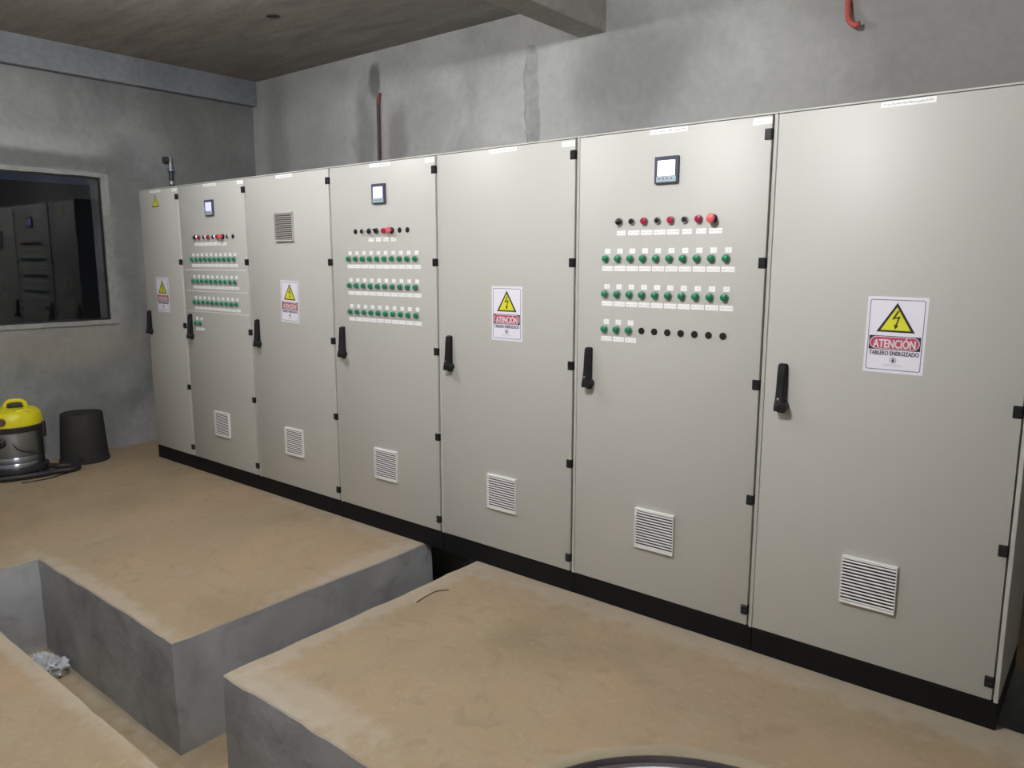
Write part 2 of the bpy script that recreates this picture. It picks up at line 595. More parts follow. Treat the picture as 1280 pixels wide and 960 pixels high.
def build_floor():
    gx = axis_lines(XL, XR, [k for r in TRENCH for k in r[:2]], 0.07)
    gy = axis_lines(YF, YB, [k for r in TRENCH for k in r[2:]], 0.07)

    def void(i, j):
        if i < 0 or j < 0 or i >= len(gx) - 1 or j >= len(gy) - 1:
            return None
        x, y = (gx[i] + gx[i + 1]) / 2, (gy[j] + gy[j + 1]) / 2
        return any(a < x < b and c < y < d for a, b, c, d in TRENCH)
    bm = bmesh.new()
    vt = {}

    def V(i, j, z):
        k = (i, j, z)
        if k not in vt:
            vt[k] = bm.verts.new((gx[i], gy[j], z))
        return vt[k]
    zl = [0, -0.13, -0.26, -0.39, TR_D]
    rim = []
    for i in range(len(gx) - 1):
        for j in range(len(gy) - 1):
            vd = void(i, j)
            z = TR_D if vd else 0
            bm.faces.new((V(i, j, z), V(i + 1, j, z), V(i + 1, j + 1, z), V(i, j + 1, z)))
            if vd:
                for (di, dj, a, b) in ((-1, 0, (i, j), (i, j + 1)), (1, 0, (i + 1, j), (i + 1, j + 1)), (0, -1, (i, j), (i + 1, j)), (0, 1, (i, j + 1), (i + 1, j + 1))):
                    if void(i + di, j + dj) is False:
                        rim.append((a, b))
                        for za, zb in zip(zl, zl[1:]):
                            bm.faces.new((V(*a, za), V(*b, za), V(*b, zb), V(*a, zb)))
    bmesh.ops.recalc_face_normals(bm, faces=bm.faces[:])
    bm.edges.ensure_lookup_table()
    es = []
    for a, b in rim:
        e = bm.edges.get((vt[(*a, 0)], vt[(*b, 0)]))
        if e:
            es.append(e)
    rv = {v for e in es for v in e.verts}
    bmesh.ops.bevel(bm, geom=es, offset=0.006, segments=1, affect='EDGES', profile=0.6)
    for v in bm.verts:
        x, y, z = v.co
        if z < -0.0005 or any(abs(x - k) < 0.03 or abs(y - l) < 0.03 for a, b, c, d in TRENCH for k in (a, b) for l in (c, d)):
            n = noise.noise_vector(Vector((x * 9, y * 9, z * 9 + 3)))
            n2 = noise.noise_vector(Vector((x * 2.2, y * 2.2, z * 2.2)))
            v.co += Vector((n.x, n.y, n.z * 0.5)) * (0.010 if x > 3.3 else 0.006) + Vector((n2.x, n2.y, 0)) * 0.006
    # faces must look up / into the trench
    me = mesh('floor', bm, True, 18)
    o = obj('floor', me, M['floor'])
    return struct(o, 'dusty concrete floor blocks with open cable trenches between them')


floor = build_floor()

# back wall (with its plaster ridge), right wall, front wall
wall_back = struct(obj('wall_back', boxm('wall_back', XL - 0.2, XR + 0.2, YB, YB + 0.2, -0.6, 3.4), M['wall']))
struct(obj('wall_right', boxm('wall_right', XR, XR + 0.2, YF, YB, -0.6, 3.4), M['wall_l']))
struct(obj('wall_front', boxm('wall_front', XL - 0.2, XR + 0.2, YF - 0.2, YF, -0.6, 3.4), M['bounce_wall']))
struct(obj('ceiling', boxm('ceiling', XL - 0.2, XR + 0.2, YF - 0.2, YB + 0.2, ZC, ZC + 0.2), M['ceil']))
ceiling = bpy.data.objects['ceiling']
bm = lathe(bmesh.new(), [(0.001, 0.0), (0.030, 0.0), (0.036, -0.004), (0.036, 0.004)], 14)
for v in bm.verts:
    v.co.x *= 1.25
obj('conduit_hole', mesh('conduit_hole', bm), M['hole'], ceiling, (1.30, 0.38, ZC - 0.002), (0, 0, R(38)))

# left wall with the window opening
WY0, WY1, WZ0, WZ1 = -1.75, -0.03, 1.085, 2.232
bm = bmesh.new()
for a in ((XL - 0.2, XL, YF - 0.1, WY0, -0.6, 3.4), (XL - 0.2, XL, WY1, YB + 0.1, -0.6, 3.4), (XL - 0.2, XL, WY0, WY1, -0.6, WZ0), (XL - 0.2, XL, WY0, WY1, WZ1, 3.4)):
    box(bm, *a)
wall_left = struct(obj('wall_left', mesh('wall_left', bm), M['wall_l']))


def rough_strip(name, x0, x1, y0, y1, z0, z1, n, amp, mat, parent, seed=0):
    bm = bmesh.new()
    box(bm, x0, x1, y0, y1, z0, z1)
    longest = max(((x1 - x0), 'x'), ((y1 - y0), 'y'), ((z1 - z0), 'z'))[1]
    es = [e for e in bm.edges if abs(getattr(e.verts[0].co, longest) - getattr(e.verts[1].co, longest)) > 1e-4]
    bmesh.ops.subdivide_edges(bm, edges=es, cuts=n, use_grid_fill=True)
    for v in bm.verts:
        v.co += noise.noise_vector(v.co * 7 + Vector((seed, 0, 0))) * amp
    return obj(name, mesh(name, bm), mat, parent)


trim = struct(rough_strip('trim_1', XL - 0.005, XL + 0.012, WY1, WY1 + 0.058, WZ0 - 0.03, WZ1 + 0.03, 22, 0.006, M['plaster'], None, 3), 'pale plaster band along the window jamb')
struct(rough_strip('trim_2', XL - 0.005, XL + 0.012, WY0, WY1 + 0.01, WZ1, WZ1 + 0.035, 26, 0.005, M['plaster'], None, 8))
struct(rough_strip('trim_3', XL - 0.005, XL + 0.016, WY0, WY1 + 0.03, WZ0 - 0.035, WZ0, 26, 0.005, M['plaster'], None, 12))
win = bpy.data.objects.new('window_1', None)
COL.objects.link(win)
struct(win, 'dark window onto the night with reflections in its glass')
bm = bmesh.new()
frame_plate(bm, [(WY0, WZ0), (WY1, WZ0), (WY1, WZ1), (WY0, WZ1)], [(WY0 + .014, WZ0 + .014), (WY1 - .014, WZ0 + .014), (WY1 - .014, WZ1 - .014), (WY0 + .014, WZ1 - .014)], 0.0, 0.035)
for v in bm.verts:
    x, y, z = v.co
    v.co = (XL - 0.006 - y * 0.6, x, z)
bmesh.ops.recalc_face_normals(bm, faces=bm.faces[:])
obj('window_frame', mesh('window_frame', bm), M['winframe'], win)
obj('pane', boxm('pane', XL - 0.020, XL - 0.014, WY0 + .01, WY1 - .01, WZ0 + .01, WZ1 - .01), M['glass'], win)
# night side of the opening: soil bank and a low boundary wall outside
struct(obj('wall_outside', boxm('wall_outside', -3.4, -3.2, -6, 4, -0.6, 2.4), M['hole']), 'unlit boundary wall outside the window')

# beams
def beam(name, a, mat, label, seed):
    bm = bmesh.new()
    box(bm, *a, bev=0.006)
    return struct(obj(name, mesh(name, bm), mat), label)


beam('ceiling_beam', (XL, -0.50, YF, YB, 2.985, ZC + 0.01), M['beam'], 'grey concrete edge beam above the window wall', 1)
beam('ceiling_beam', (3.10, 3.305, YF, YB, 2.965, ZC + 0.01), M['beam2'], 'concrete cross beam under the ceiling above the middle cabinets', 2)

# rough plaster ridge on the back wall
bm = bmesh.new()
rows, cols = 26, 6
grid = []
for r_ in range(rows):
    f = r_ / (rows - 1)
    z = 2.20 + f * 0.80
    wd = 0.055 + 0.016 * noise.noise(Vector((f * 6, 1, 0))) + 0.02 * math.sin(f * PI)
    cx = 2.755 - 0.03 * f + 0.018 * noise.noise(Vector((f * 5, 5, 2)))
    grid.append([bm.verts.new((cx + wd * ((0, 0.06, 0.25, 0.5, 0.75, 1)[c] - 0.5) * 2 * 0.8 + (0.012 * noise.noise(Vector((f * 17, 3, 1))) if c < 2 else 0), YB + 0.004 - 0.05 * (0, 1, 0.95, 0.7, 0.35, 0)[c] * (0.7 + 0.5 * noise.noise(Vector((f * 9, c, 0)))) * min(1, 6 * (1 - f) + 0.05), z)) for c in range(cols)])
for A, B in zip(grid, grid[1:]):
    for c in range(cols - 1):
        bm.faces.new((A[c], A[c + 1], B[c + 1], B[c]))
bmesh.ops.recalc_face_normals(bm, faces=bm.faces[:])
obj('plaster_ridge', mesh('plaster_ridge', bm, True), M['ridge'], wall_back)

# ------------------------------------------------------------------ lamps (above the frame)
bulb_me = lathem('bulb', [(0.001, -0.12), (0.035, -0.112), (0.056, -0.085), (0.06, -0.055), (0.048, -0.02), (0.022, 0.01), (0.018, 0.03)], 20)
for k, (p, st) in enumerate(LAMPS):
    t_ = thing('ceiling_lamp', ['white bulb on a short stem above the middle trench', 'white bulb on a short stem nearer the window wall'][k], 'lamp', (p[0], p[1], ZC))
    mb = simple('lit_bulb_%d' % k, (0.9, 0.9, 0.9), 0.4, emit=(0.97, 0.985, 0.99), es=st)
    me = bulb_me.copy()
    obj('bulb', me, mb, t_, (0, 0, p[2] - ZC + 0.055))
    obj('stem', lathem('stem', [(0.022, p[2] - ZC + 0.085), (0.022, -0.02), (0.05, -0.015), (0.05, -0.001)], 16), M['vent'], t_)

# ------------------------------------------------------------------ electrical cabinets
XS = [0.0, 0.598, 1.462, 2.344, 3.211, 4.072, 4.942, 5.794]
DEPTH = 0.55
# shared meshes
handle_me = None


def make_handle_meshes():
    bm = bmesh.new()
    # dished base plate
    plate(bm, rrect(-0.017, 0.017, -0.006, 0.182, 0.008), -0.006, 0.0)
    me_base = mesh('handle', bm)
    # lever: a tapered bar standing off at the lower end
    bm = bmesh.new()
    prof = [(0.178, -0.020, 0.0150), (0.150, -0.024, 0.0155), (0.090, -0.028, 0.0155), (0.045, -0.034, 0.0160), (0.020, -0.040, 0.0175), (0.004, -0.040, 0.0175)]
    rings = []
    for z, y, hw in prof:
        rings.append([bm.verts.new(c) for c in ((-hw, -0.004, z), (-hw, y + 0.004, z), (-hw + 0.004, y, z), (hw - 0.004, y, z), (hw, y + 0.004, z), (hw, -0.004, z))])
    for A, B in zip(rings, rings[1:]):
        for i in range(6):
            j = (i + 1) % 6
            bm.faces.new((A[i], A[j], B[j], B[i]))
    bm.faces.new(rings[0])
    bm.faces.new(list(reversed(rings[-1])))
    bmesh.ops.recalc_face_normals(bm, faces=bm.faces[:])
    me_lev = mesh('lever', bm)
    me_knob = lathem('knob', [(0.017, 0.0), (0.017, 0.040), (0.013, 0.047), (0.001, 0.048)], 16, 'Y')
    me_lock = lathem('lock', [(0.0055, 0.030), (0.0055, 0.0375), (0.001, 0.038)], 12, 'Y')
    return me_base, me_lev, me_knob, me_lock


HB, HL, HK, HC = make_handle_meshes()
bm = bmesh.new()
box(bm, -0.014, 0.013, -0.004, 0.020, -0.020, 0.020, bev=0.002)
for z in (-0.009, 0.009):
    box(bm, -0.0125, 0.0115, -0.0055, -0.002, z - 0.0055, z + 0.0055, bev=0.001)
HINGE = mesh('hinge', bm)

# vent: bevelled frame + back mat + slats
VW, VH = 0.187, 0.178
NS = 13
bm = bmesh.new()
q = lambda a, b: [(-a, -b), (a, -b), (a, b), (-a, b)]
frame_plate(bm, q(VW / 2, VH / 2), q(VW / 2 - 0.0025, VH / 2 - 0.009), -0.0135, 0.0)
VENT = mesh('vent', bm)
VBACK = boxm('filter_mat', -VW / 2 + .004, VW / 2 - .004, -0.002, -0.0005, -VH / 2 + .006, VH / 2 - .006)
pitch = (VH - 0.018) / NS
bm = bmesh.new()
hw = VW / 2 - 0.002
pr = [(-0.0145, -pitch * 0.25), (-0.014, pitch * 0.10), (-0.0115, pitch * 0.15), (-0.0105, pitch * 0.06), (-0.0115, -pitch * 0.25)]
L_ = [bm.verts.new((-hw, y, z)) for y, z in pr]
R_ = [bm.verts.new((hw, y, z)) for y, z in pr]
for i in range(len(pr)):
    j = (i + 1) % len(pr)
    bm.faces.new((L_[i], L_[j], R_[j], R_[i]))
bm.faces.new(L_)
bm.faces.new(list(reversed(R_)))
bmesh.ops.recalc_face_normals(bm, faces=bm.faces[:])
SLAT = mesh('slat', bm)
VENTG, SLATG = VENT.copy(), SLAT.copy()

# indicator lights, push buttons, plugs
LENS = lathem('indicator_light', [(0.0138, 0.0), (0.0138, 0.014), (0.0127, 0.018), (0.009, 0.0205), (0.001, 0.0215)], 16, 'Y')
LENSR = lathem('red_button', [(0.0145, 0.0), (0.0145, 0.013), (0.013, 0.017), (0.008, 0.0185), (0.001, 0.019)], 16, 'Y')
BEZEL = lathem('bezel', [(0.0165, 0.0), (0.0165, 0.004), (0.0150, 0.007), (0.0125, 0.007)], 16, 'Y')
PUSH = lathem('push_button', [(0.0105, 0.0), (0.0105, 0.012), (0.009, 0.014), (0.001, 0.014)], 16, 'Y')
PBEZ = lathem('button_bezel', [(0.0148, 0.0), (0.0148, 0.007), (0.0125, 0.010), (0.0100, 0.010)], 16, 'Y')
PLUG = lathem('blanking_plug', [(0.0142, 0.0), (0.0142, 0.003), (0.012, 0.005), (0.001, 0.0052)], 16, 'Y')
MUSH = lathem('emergency_button', [(0.011, 0.010), (0.011, 0.020), (0.0175, 0.024), (0.0188, 0.029), (0.0165, 0.035), (0.010, 0.038), (0.001, 0.039)], 20, 'Y')
MCOL = lathem('collar', [(0.0165, 0.0), (0.0165, 0.012), (0.014, 0.014), (0.010, 0.014)], 18, 'Y')
SELB = lathem('key_selector', [(0.0135, 0.0), (0.0135, 0.010), (0.011, 0.018), (0.001, 0.019)], 16, 'Y')
SELR = lathem('selector_ring', [(0.0185, 0.0), (0.0185, 0.005), (0.016, 0.0085), (0.0125, 0.0085)], 16, 'Y')
KEY = boxm('key', -0.0012, 0.0012, -0.042, -0.014, -0.008, 0.008, bev=0.0006)
KNOBS = boxm('selector_knob', -0.005, 0.005, -0.027, -0.008, -0.013, 0.013, bev=0.002)
NTAG = boxm('number_tag', -0.0135, 0.0135, -0.0012, 0.0, -0.0105, 0.0105)
NLAB = boxm('name_label', -0.0275, 0.0275, -0.001, 0.0, -0.0105, 0.0105)
NLABS = boxm('short_name_label', -0.0215, 0.0215, -0.001, 0.0, -0.0105, 0.0105)
TITLE = boxm('title_label', -0.083, 0.083, -0.001, 0.0, -0.0095, 0.0095)
CORNER = boxm('corner_label', -0.036, 0.036, -0.001, 0.0, -0.0115, 0.0115)

# warning sign meshes (origin at the sign's centre, front is -y)
SW, SH = 0.190, 0.262
e_ = 0.0004
SIGN = platem('warning_sign', rrect(-SW / 2, SW / 2, -SH / 2, SH / 2, 0.001, 1), -0.0008, 0.0)
bm = bmesh.new()
frame_plate(bm, rrect(-SW / 2 + .0085, SW / 2 - .0085, -SH / 2 + .010, SH / 2 - .010, 0.007), rrect(-SW / 2 + .0105, SW / 2 - .0105, -SH / 2 + .012, SH / 2 - .012, 0.0055), -0.0008 - e_, -0.0006)
S_BORDER = mesh('border', bm)


def tri(cx, top, bot, half):
    return [(cx - half, bot), (cx + half, bot), (cx, top)]


S_TRI = platem('triangle', tri(0, 0.111, 0.010, 0.061), -0.0008 - e_, -0.0006)
S_TRIY = platem('yellow_field', tri(0, 0.0965, 0.0165, 0.0475), -0.0008 - 2 * e_, -0.0009)
bm = bmesh.new()
for pg in ([(0.002, 0.083), (-0.0135, 0.054), (-0.008, 0.0535), (0.008, 0.083)],
           [(-0.0135, 0.054), (0.0045, 0.0585), (0.0125, 0.0655), (-0.006, 0.0605)],
           [(0.0125, 0.0655), (0.006, 0.0615), (-0.0015, 0.035), (0.0035, 0.0345)],
           [(-0.006, 0.0365), (0.0085, 0.0330), (-0.002, 0.020)]):
    plate(bm, pg, -0.0008 - 3 * e_, -0.0012)
S_BOLT = mesh('lightning_bolt', bm)
S_BAN = platem('banner', [(-0.0815, -0.051), (0.0815, -0.051), (0.0815, -0.003), (-0.0815, -0.003)], -0.0008 - e_, -0.0006)
S_OVW = platem('banner_outline', rrect(-0.0785, 0.0785, -0.0485, -0.0055, 0.0205, 7), -0.0008 - 2 * e_, -0.0009)
S_OVR = platem('banner_field', rrect(-0.0762, 0.0762, -0.0465, -0.0075, 0.0185, 7), -0.0008 - 3 * e_, -0.0012)
S_T1 = text_mesh('attention_lettering', 'ATENCIÓN', 0.040, 0.0013, 0.132)
S_T2 = text_mesh('caption_lettering', 'TABLERO ENERGIZADO', 0.0205, 0.0006, 0.156)
bm = bmesh.new()
ring = [(0.0105 * math.cos(2 * PI * k / 24), 0.0105 * math.sin(2 * PI * k / 24) - 0.086) for k in range(24)]
rin = [(0.0088 * math.cos(2 * PI * k / 24), 0.0088 * math.sin(2 * PI * k / 24) - 0.086) for k in range(24)]
frame_plate(bm, ring, rin, -0.0008 - e_, -0.0006)
plate(bm, [(-0.0042, -0.090), (0, -0.0925), (0.0042, -0.090), (0.0042, -0.087), (0, -0.0775), (-0.0042, -0.087)], -0.0008 - e_, -0.0006)
S_EMB = mesh('round_emblem', bm)
bm = bmesh.new()
for z, hw_ in ((-0.1015, 0.026), (-0.1065, 0.033)):
    for k in range(int(hw_ * 2 / 0.005)):
        x = -hw_ + k * 0.005
        plate(bm, [(x, z - .0009), (x + .0032, z - .0009), (x + .0032, z + .0009), (x, z + .0009)], -0.0008 - e_, -0.0006)
S_FINE = mesh('fine_print', bm)

# meter
METER = platem('power_meter', rrect(-0.0525, 0.0525, -0.0525, 0.0525, 0.003, 2), -0.012, 0.0)
MFACE = platem('screen', rrect(-0.0385, 0.0385, -0.0235, 0.0365, 0.001, 1), -0.0130, -0.011)
MKEYS = platem('key_strip', rrect(-0.0435, 0.0435, -0.0470, -0.0255, 0.001, 1), -0.0130, -0.011)
MKEY = lathem('meter_key', [(0.0042, 0.0125), (0.0042, 0.0142), (0.001, 0.0143)], 10, 'Y')


def add_sign(cab, u, z, tilt=0.0):
    s = obj('warning_sign', SIGN, M['paper'], cab, (u, 0, z), (0, R(tilt), 0))
    s['label'] = 'white sign with yellow lightning triangle reading ATENCIÓN TABLERO ENERGIZADO'
    for nm, me, m in (('border', S_BORDER, 'darkblue'), ('triangle', S_TRI, 'ink'), ('yellow_field', S_TRIY, 'yellowink'), ('lightning_bolt', S_BOLT, 'ink'),
                      ('banner', S_BAN, 'ink'), ('banner_outline', S_OVW, 'whiteink'), ('banner_field', S_OVR, 'redink')):
        obj(nm, me, M[m], s)
    obj('attention_lettering', S_T1, M['whiteink'], s, (0, -0.0008 - 4 * e_, -0.026))
    obj('caption_lettering', S_T2, M['darkblue'], s, (0, -0.0008 - e_, -0.0625))
    obj('round_emblem', S_EMB, M['darkblue'], s)
    obj('fine_print', S_FINE, M['greyink'], s)


def add_vent(cab, u, z, grey=False):
    v = obj('vent', VENTG if grey else VENT, M['ventgrey' if grey else 'vent'], cab, (u, 0, z))
    obj('filter_mat', VBACK, M['ventback'], v)
    for k in range(NS):
        obj('slat', SLATG if grey else SLAT, M['ventgrey' if grey else 'vent'], v, (0, 0, -VH / 2 + 0.009 + pitch * (k + 0.5)))


def add_meter(cab, u, z, scr):
    m = obj('power_meter', METER, M['meter'], cab, (u, 0, z))
    obj('screen', MFACE.copy(), M[scr], m)
    ks = obj('key_strip', MKEYS, M['meterkeys'], m)
    for k in range(4):
        obj('meter_key', MKEY, M['key'], m, (-0.031 + k * 0.0185, 0, -0.0345))


def lamp_green(cab, u, z, lab=True, dl=0.0):
    o = obj('indicator_light', LENS, M['green'], cab, (u, 0, z))
    obj('bezel', BEZEL, M['bezel'], o)
    obj('number_tag', NTAG, M['tagprint'], cab, (u + 0.007, 0, z + 0.0315))
    obj('name_label', NLAB, M['label'], cab, (u + 0.009 + dl, 0, z - 0.0425))


def control(cab, kind, u, z, lab=None):
    if kind == 'key':
        o = obj('key_selector', SELB, M['plastic'], cab, (u, 0, z))
        obj('selector_ring', SELR, M['chrome'], o)
        obj('key', KEY, M['chrome'], o, (0, 0, 0), (0, R(70), 0))
    elif kind == 'sel':
        o = obj('selector_switch', SELB, M['plastic'], cab, (u, 0, z))
        obj('selector_ring', SELR, M['chrome'], o)
        obj('selector_knob', KNOBS, M['plastic'], o, (0, 0, 0), (0, R(-35), 0))
    elif kind == 'push':
        o = obj('push_button', PUSH, M['plastic'], cab, (u, 0, z))
        obj('button_bezel', PBEZ, M['chrome'], o)
    elif kind == 'red':
        o = obj('red_button', LENSR, M['red'], cab, (u, 0, z))
        obj('bezel', BEZEL, M['bezel'], o)
    elif kind == 'mush':
        o = obj('emergency_button', MUSH, M['mush'], cab, (u, 0, z))
        obj('collar', MCOL, M['plastic'], o)
    elif kind == 'plug':
        obj('blanking_plug', PLUG, M['plug'], cab, (u, 0, z))
    if lab is not None:
        obj('name_label', NLABS if lab == 's' else NLAB, M['label'], cab, (u + 0.010, 0, z - 0.047))


def row(k, n0=0):
    return 0.150 + 0.0607 * k


CABLAB = [
    'narrow light grey cabinet at the far end, small yellow triangle sticker near its top',
    'light grey control cabinet with blue meter screen and two green lights in its lowest row',
    'light grey cabinet with a grey louvre vent above its warning sign and another vent below',
    'light grey control cabinet with three full rows of green lights, fourth from the window wall',
    'plain light grey cabinet with a warning sign between the two nearest control cabinets',
    'light grey control cabinet with white meter screen and a row of black blanking plugs',
    'plain light grey cabinet with ATENCIÓN sign at the near right end of the row',
]
HZ = [2.024, 1.557, 1.092, 0.631, 0.171]
for i in range(7):
    wd = XS[i + 1] - XS[i]
    cab = thing('electrical_cabinet', CABLAB[i], 'electrical cabinet', (XS[i], 0, 0), 0, 'row of grey electrical cabinets')
    # carcass: side, back, top and front frame
    obj('body', boxm('body', 0.0012, wd - 0.0012, 0.021, DEPTH, 0.1, 2.1, bev=0.003), M['paint'], cab)
    obj('plinth', boxm('plinth', 0.0012, wd - 0.0012, 0.006, DEPTH - 0.01, 0.0, 0.0998, bev=0.002), M['black'], cab)
    dr = obj('door', boxm('door', 0.0055, wd - 0.0200, 0.0, 0.0185, 0.106, 2.0905, bev=0.003, seg=2), M['paint'], cab)
    bm = bmesh.new()
    box(bm, wd - 0.0150, wd - 0.0012, 0.008 if i < 6 else 0.003, 0.0212, 0.1, 2.1, bev=0.0015)
    box(bm, 0.0012, 0.0030, 0.009, 0.0212, 0.1, 2.1)
    box(bm, 0.0012, wd - 0.0012, 0.004, 0.0212, 2.0935, 2.1, bev=0.001)
    obj('front_frame', mesh('front_frame', bm), M['paint'], cab)
    for z in HZ:
        obj('hinge', HINGE, M['plastic'], cab, (wd - 0.0315, 0, z))
    hu = 0.048 if i == 0 else 0.072
    h = obj('handle', HB, M['plastic'], cab, (hu, 0, 1.003))
    obj('lever', HL, M['plastic'], h)
    obj('knob', HK, M['plastic'], h, (0.012, 0, 0.022))
    obj('lock', HC, M['chrome'], h, (-0.002, 0, 0.050))
    cu = 0.267 if i == 0 else 0.430
    obj('title_label', TITLE, M['title'], cab, (cu if i else 0.262, 0, 2.078))
    if i not in (2, 6):
        obj('corner_label', CORNER, M['corner'], cab, (wd - 0.056, 0, 2.072))
    if i > 0:
        add_vent(cab, 0.424, 0.408)
    if i in (0, 2, 4, 6):
        add_sign(cab, {0: 0.270, 2: 0.435, 4: 0.453, 6: 0.4465}[i], 1.313, {2: 2.0, 6: 0.4, 4: 0.0, 0: 0.6}[i])
    if i == 0:
        t_ = obj('hazard_triangle', platem('hazard_triangle', tri(0, 0.050, -0.036, 0.055), -0.0008, 0), M['ink'], cab, (0.254, 0, 2.000))
        obj('yellow_field', platem('yellow_field', tri(0, 0.040, -0.030, 0.045), -0.0013, -0.0006), M['yellowink'], t_)
        bm = bmesh.new()
        for pg in ([(0.001, 0.020), (-0.009, -0.002), (-0.004, -0.002), (0.006, 0.020)], [(-0.009, -0.002), (0.003, 0.000), (0.009, 0.005), (-0.003, 0.003)], [(0.009, 0.005), (0.004, 0.002), (-0.002, -0.024), (0.001, -0.024)]):
            plate(bm, pg, -0.0018, -0.001)
        obj('lightning_bolt', mesh('small_bolt', bm), M['ink'], t_)
    if i == 2:
        add_vent(cab, 0.417, 1.774, grey=True)
    if i in (1, 3, 5):
        add_meter(cab, {1: 0.422, 3: 0.421, 5: 0.431}[i], 1.926, {1: 'scr_b', 3: 'scr_m', 5: 'scr_w'}[i])
    Z1 = 1.728
    if i == 5:
        for k, kd in enumerate(('key', 'push', 'red', 'push', 'red', 'push', 'red', 'mush')):
            control(cab, kd, 0.212 + 0.0607 * k, Z1, 's' if k in (0, 5, 6) else 'l')
        for r_, z in enumerate((1.575, 1.424, 1.272)):
            for k in range(10):
                if r_ == 2 and k > 2:
                    control(cab, 'plug', row(k), z)
                else:
                    lamp_green(cab, row(k), z)
    if i == 3:
        for k, kd in enumerate(('plug', 'push', 'key', 'sel', 'red', 'mush', 'plug', 'plug')):
            control(cab, kd, 0.212 + 0.0607 * k, Z1, 's' if k in (2, 3, 4, 5) else None)
        for z in (1.577, 1.426, 1.277):
            for k in range(10):
                lamp_green(cab, row(k), z)
    if i == 1:
        for k, kd in enumerate(('key', 'red', 'push', 'red', 'push', 'red', 'mush', 'push', 'plug')):
            control(cab, kd, 0.205 + 0.0607 * k, Z1, 'l' if k < 7 else None)
        for r_, z in enumerate((1.577, 1.424, 1.274, 1.123)):
            for k in range(2 if r_ == 3 else 10):
                lamp_green(cab, row(k), z)
        for z in (1.503, 1.353, 1.207):
            obj('tape_edge', boxm('tape_edge', 0.03, wd - 0.035, -0.0006, 0.0, z - 0.004, z + 0.004), M['tape'], cab)

# ------------------------------------------------------------------ wet and dry vacuum cleaner
vac = thing('vacuum_cleaner', 'yellow and steel wet and dry vacuum cleaner by the window wall', 'vacuum cleaner', (-0.33, -0.905, 0), R(-17))
# local frame: +x towards the viewer, +y to the viewer's right
obj('drum', lathem('drum', [(0.10, 0.065), (0.185, 0.065), (0.188, 0.075), (0.188, 0.105), (0.185, 0.110), (0.188, 0.115), (0.188, 0.150), (0.185, 0.155), (0.188, 0.160), (0.190, 0.335), (0.190, 0.345)], 48), M['steel'], vac)
obj('rim', lathem('rim', [(0.186, 0.335), (0.200, 0.337), (0.203, 0.350), (0.203, 0.372), (0.196, 0.380), (0.15, 0.381)], 48), M['vacblack'], vac)
bm = lathe(bmesh.new(), [(0.19, 0.378), (0.197, 0.380), (0.196, 0.420), (0.186, 0.462), (0.165, 0.486), (0.120, 0.498), (0.06, 0.502), (0.001, 0.503)], 40)
obj('motor_head', mesh('motor_head', bm, True, 40), M['vacyellow'], vac)
hd = obj('carry_handle', tubem('carry_handle', spline([(0.02, -0.035, 0.49), (0.02, -0.028, 0.525), (0.02, 0.0, 0.548), (0.02, 0.06, 0.548), (0.02, 0.09, 0.525), (0.02, 0.10, 0.485)]), 0.017, 10), M['vacyellow'], vac)
obj('grip_recess', boxm('grip_recess', 0.01, 0.05, -0.02, 0.075, 0.495, 0.535, bev=0.008, seg=2), M['vacblack'], hd)
sk = obj('socket', lathem('socket', [(0.026, 0.0), (0.026, 0.01), (0.018, 0.014), (0.001, 0.010)], 16), M['brown'], vac, (0.185, -0.06, 0.425), (0, R(82), R(-18)))
obj('switch_panel', boxm('switch_panel', 0.10, 0.150, 0.03, 0.11, 0.478, 0.502, bev=0.006, seg=2), M['vacyellow'], vac)
for a in (75, -105):
    obj('latch', boxm('latch', 0.186, 0.213, -0.022, 0.022, 0.27, 0.385, bev=0.006, seg=2), M['vacblack'], vac, (0, 0, 0), (0, 0, R(a)))
obj('hose_inlet', lathem('hose_inlet', [(0.034, 0.0), (0.034, 0.05), (0.028, 0.054), (0.026, 0.085), (0.001, 0.085)], 18), M['vacblack'], vac, (0.165, -0.075, 0.27), (0, R(90), R(-24)))
obj('base_tray', lathem('base_tray', [(0.15, 0.03), (0.205, 0.03), (0.215, 0.045), (0.212, 0.068), (0.192, 0.078), (0.15, 0.078)], 40), M['vacblack'], vac)
for a in (-20, 45, 110, 180, 250):
    c = obj('caster', lathem('caster', [(0.012, -0.014), (0.024, -0.012), (0.024, 0.012), (0.012, 0.014)], 14), M['vacblack'], vac, (0.19 * math.cos(R(a)), 0.19 * math.sin(R(a)), 0.0245), (R(90), 0, R(a)))
bm = tube(bmesh.new(), spline([(0.20, -0.33, 0.024), (0.235, -0.1, 0.024), (0.24, 0.08, 0.024), (0.20, 0.24, 0.024), (0.20, 0.34, 0.024), (0.14, 0.39, 0.024), (0.07, 0.345, 0.026), (0.06, 0.27, 0.03), (0.09, 0.20, 0.05)], 14), [0.0205 + 0.0022 * math.sin(k * 2.1) for k in range(14 * 8 + 1)], 10)
obj('hose', mesh('hose', bm, True), M['vacblack'], vac)
obj('power_cord', tubem('power_cord', spline([(0.17, -0.02, 0.30), (0.20, 0.02, 0.22), (0.19, 0.10, 0.185), (0.16, 0.17, 0.16)]), 0.0045, 6), M['vacblack'], vac)
obj('cord_tail', tubem('cord_tail', spline([(0.19, 0.34, 0.006), (0.26, 0.26, 0.006), (0.31, 0.18, 0.006), (0.33, 0.10, 0.006), (0.335, 0.02, 0.006)]), 0.0045, 6), M['vacblack'], vac)

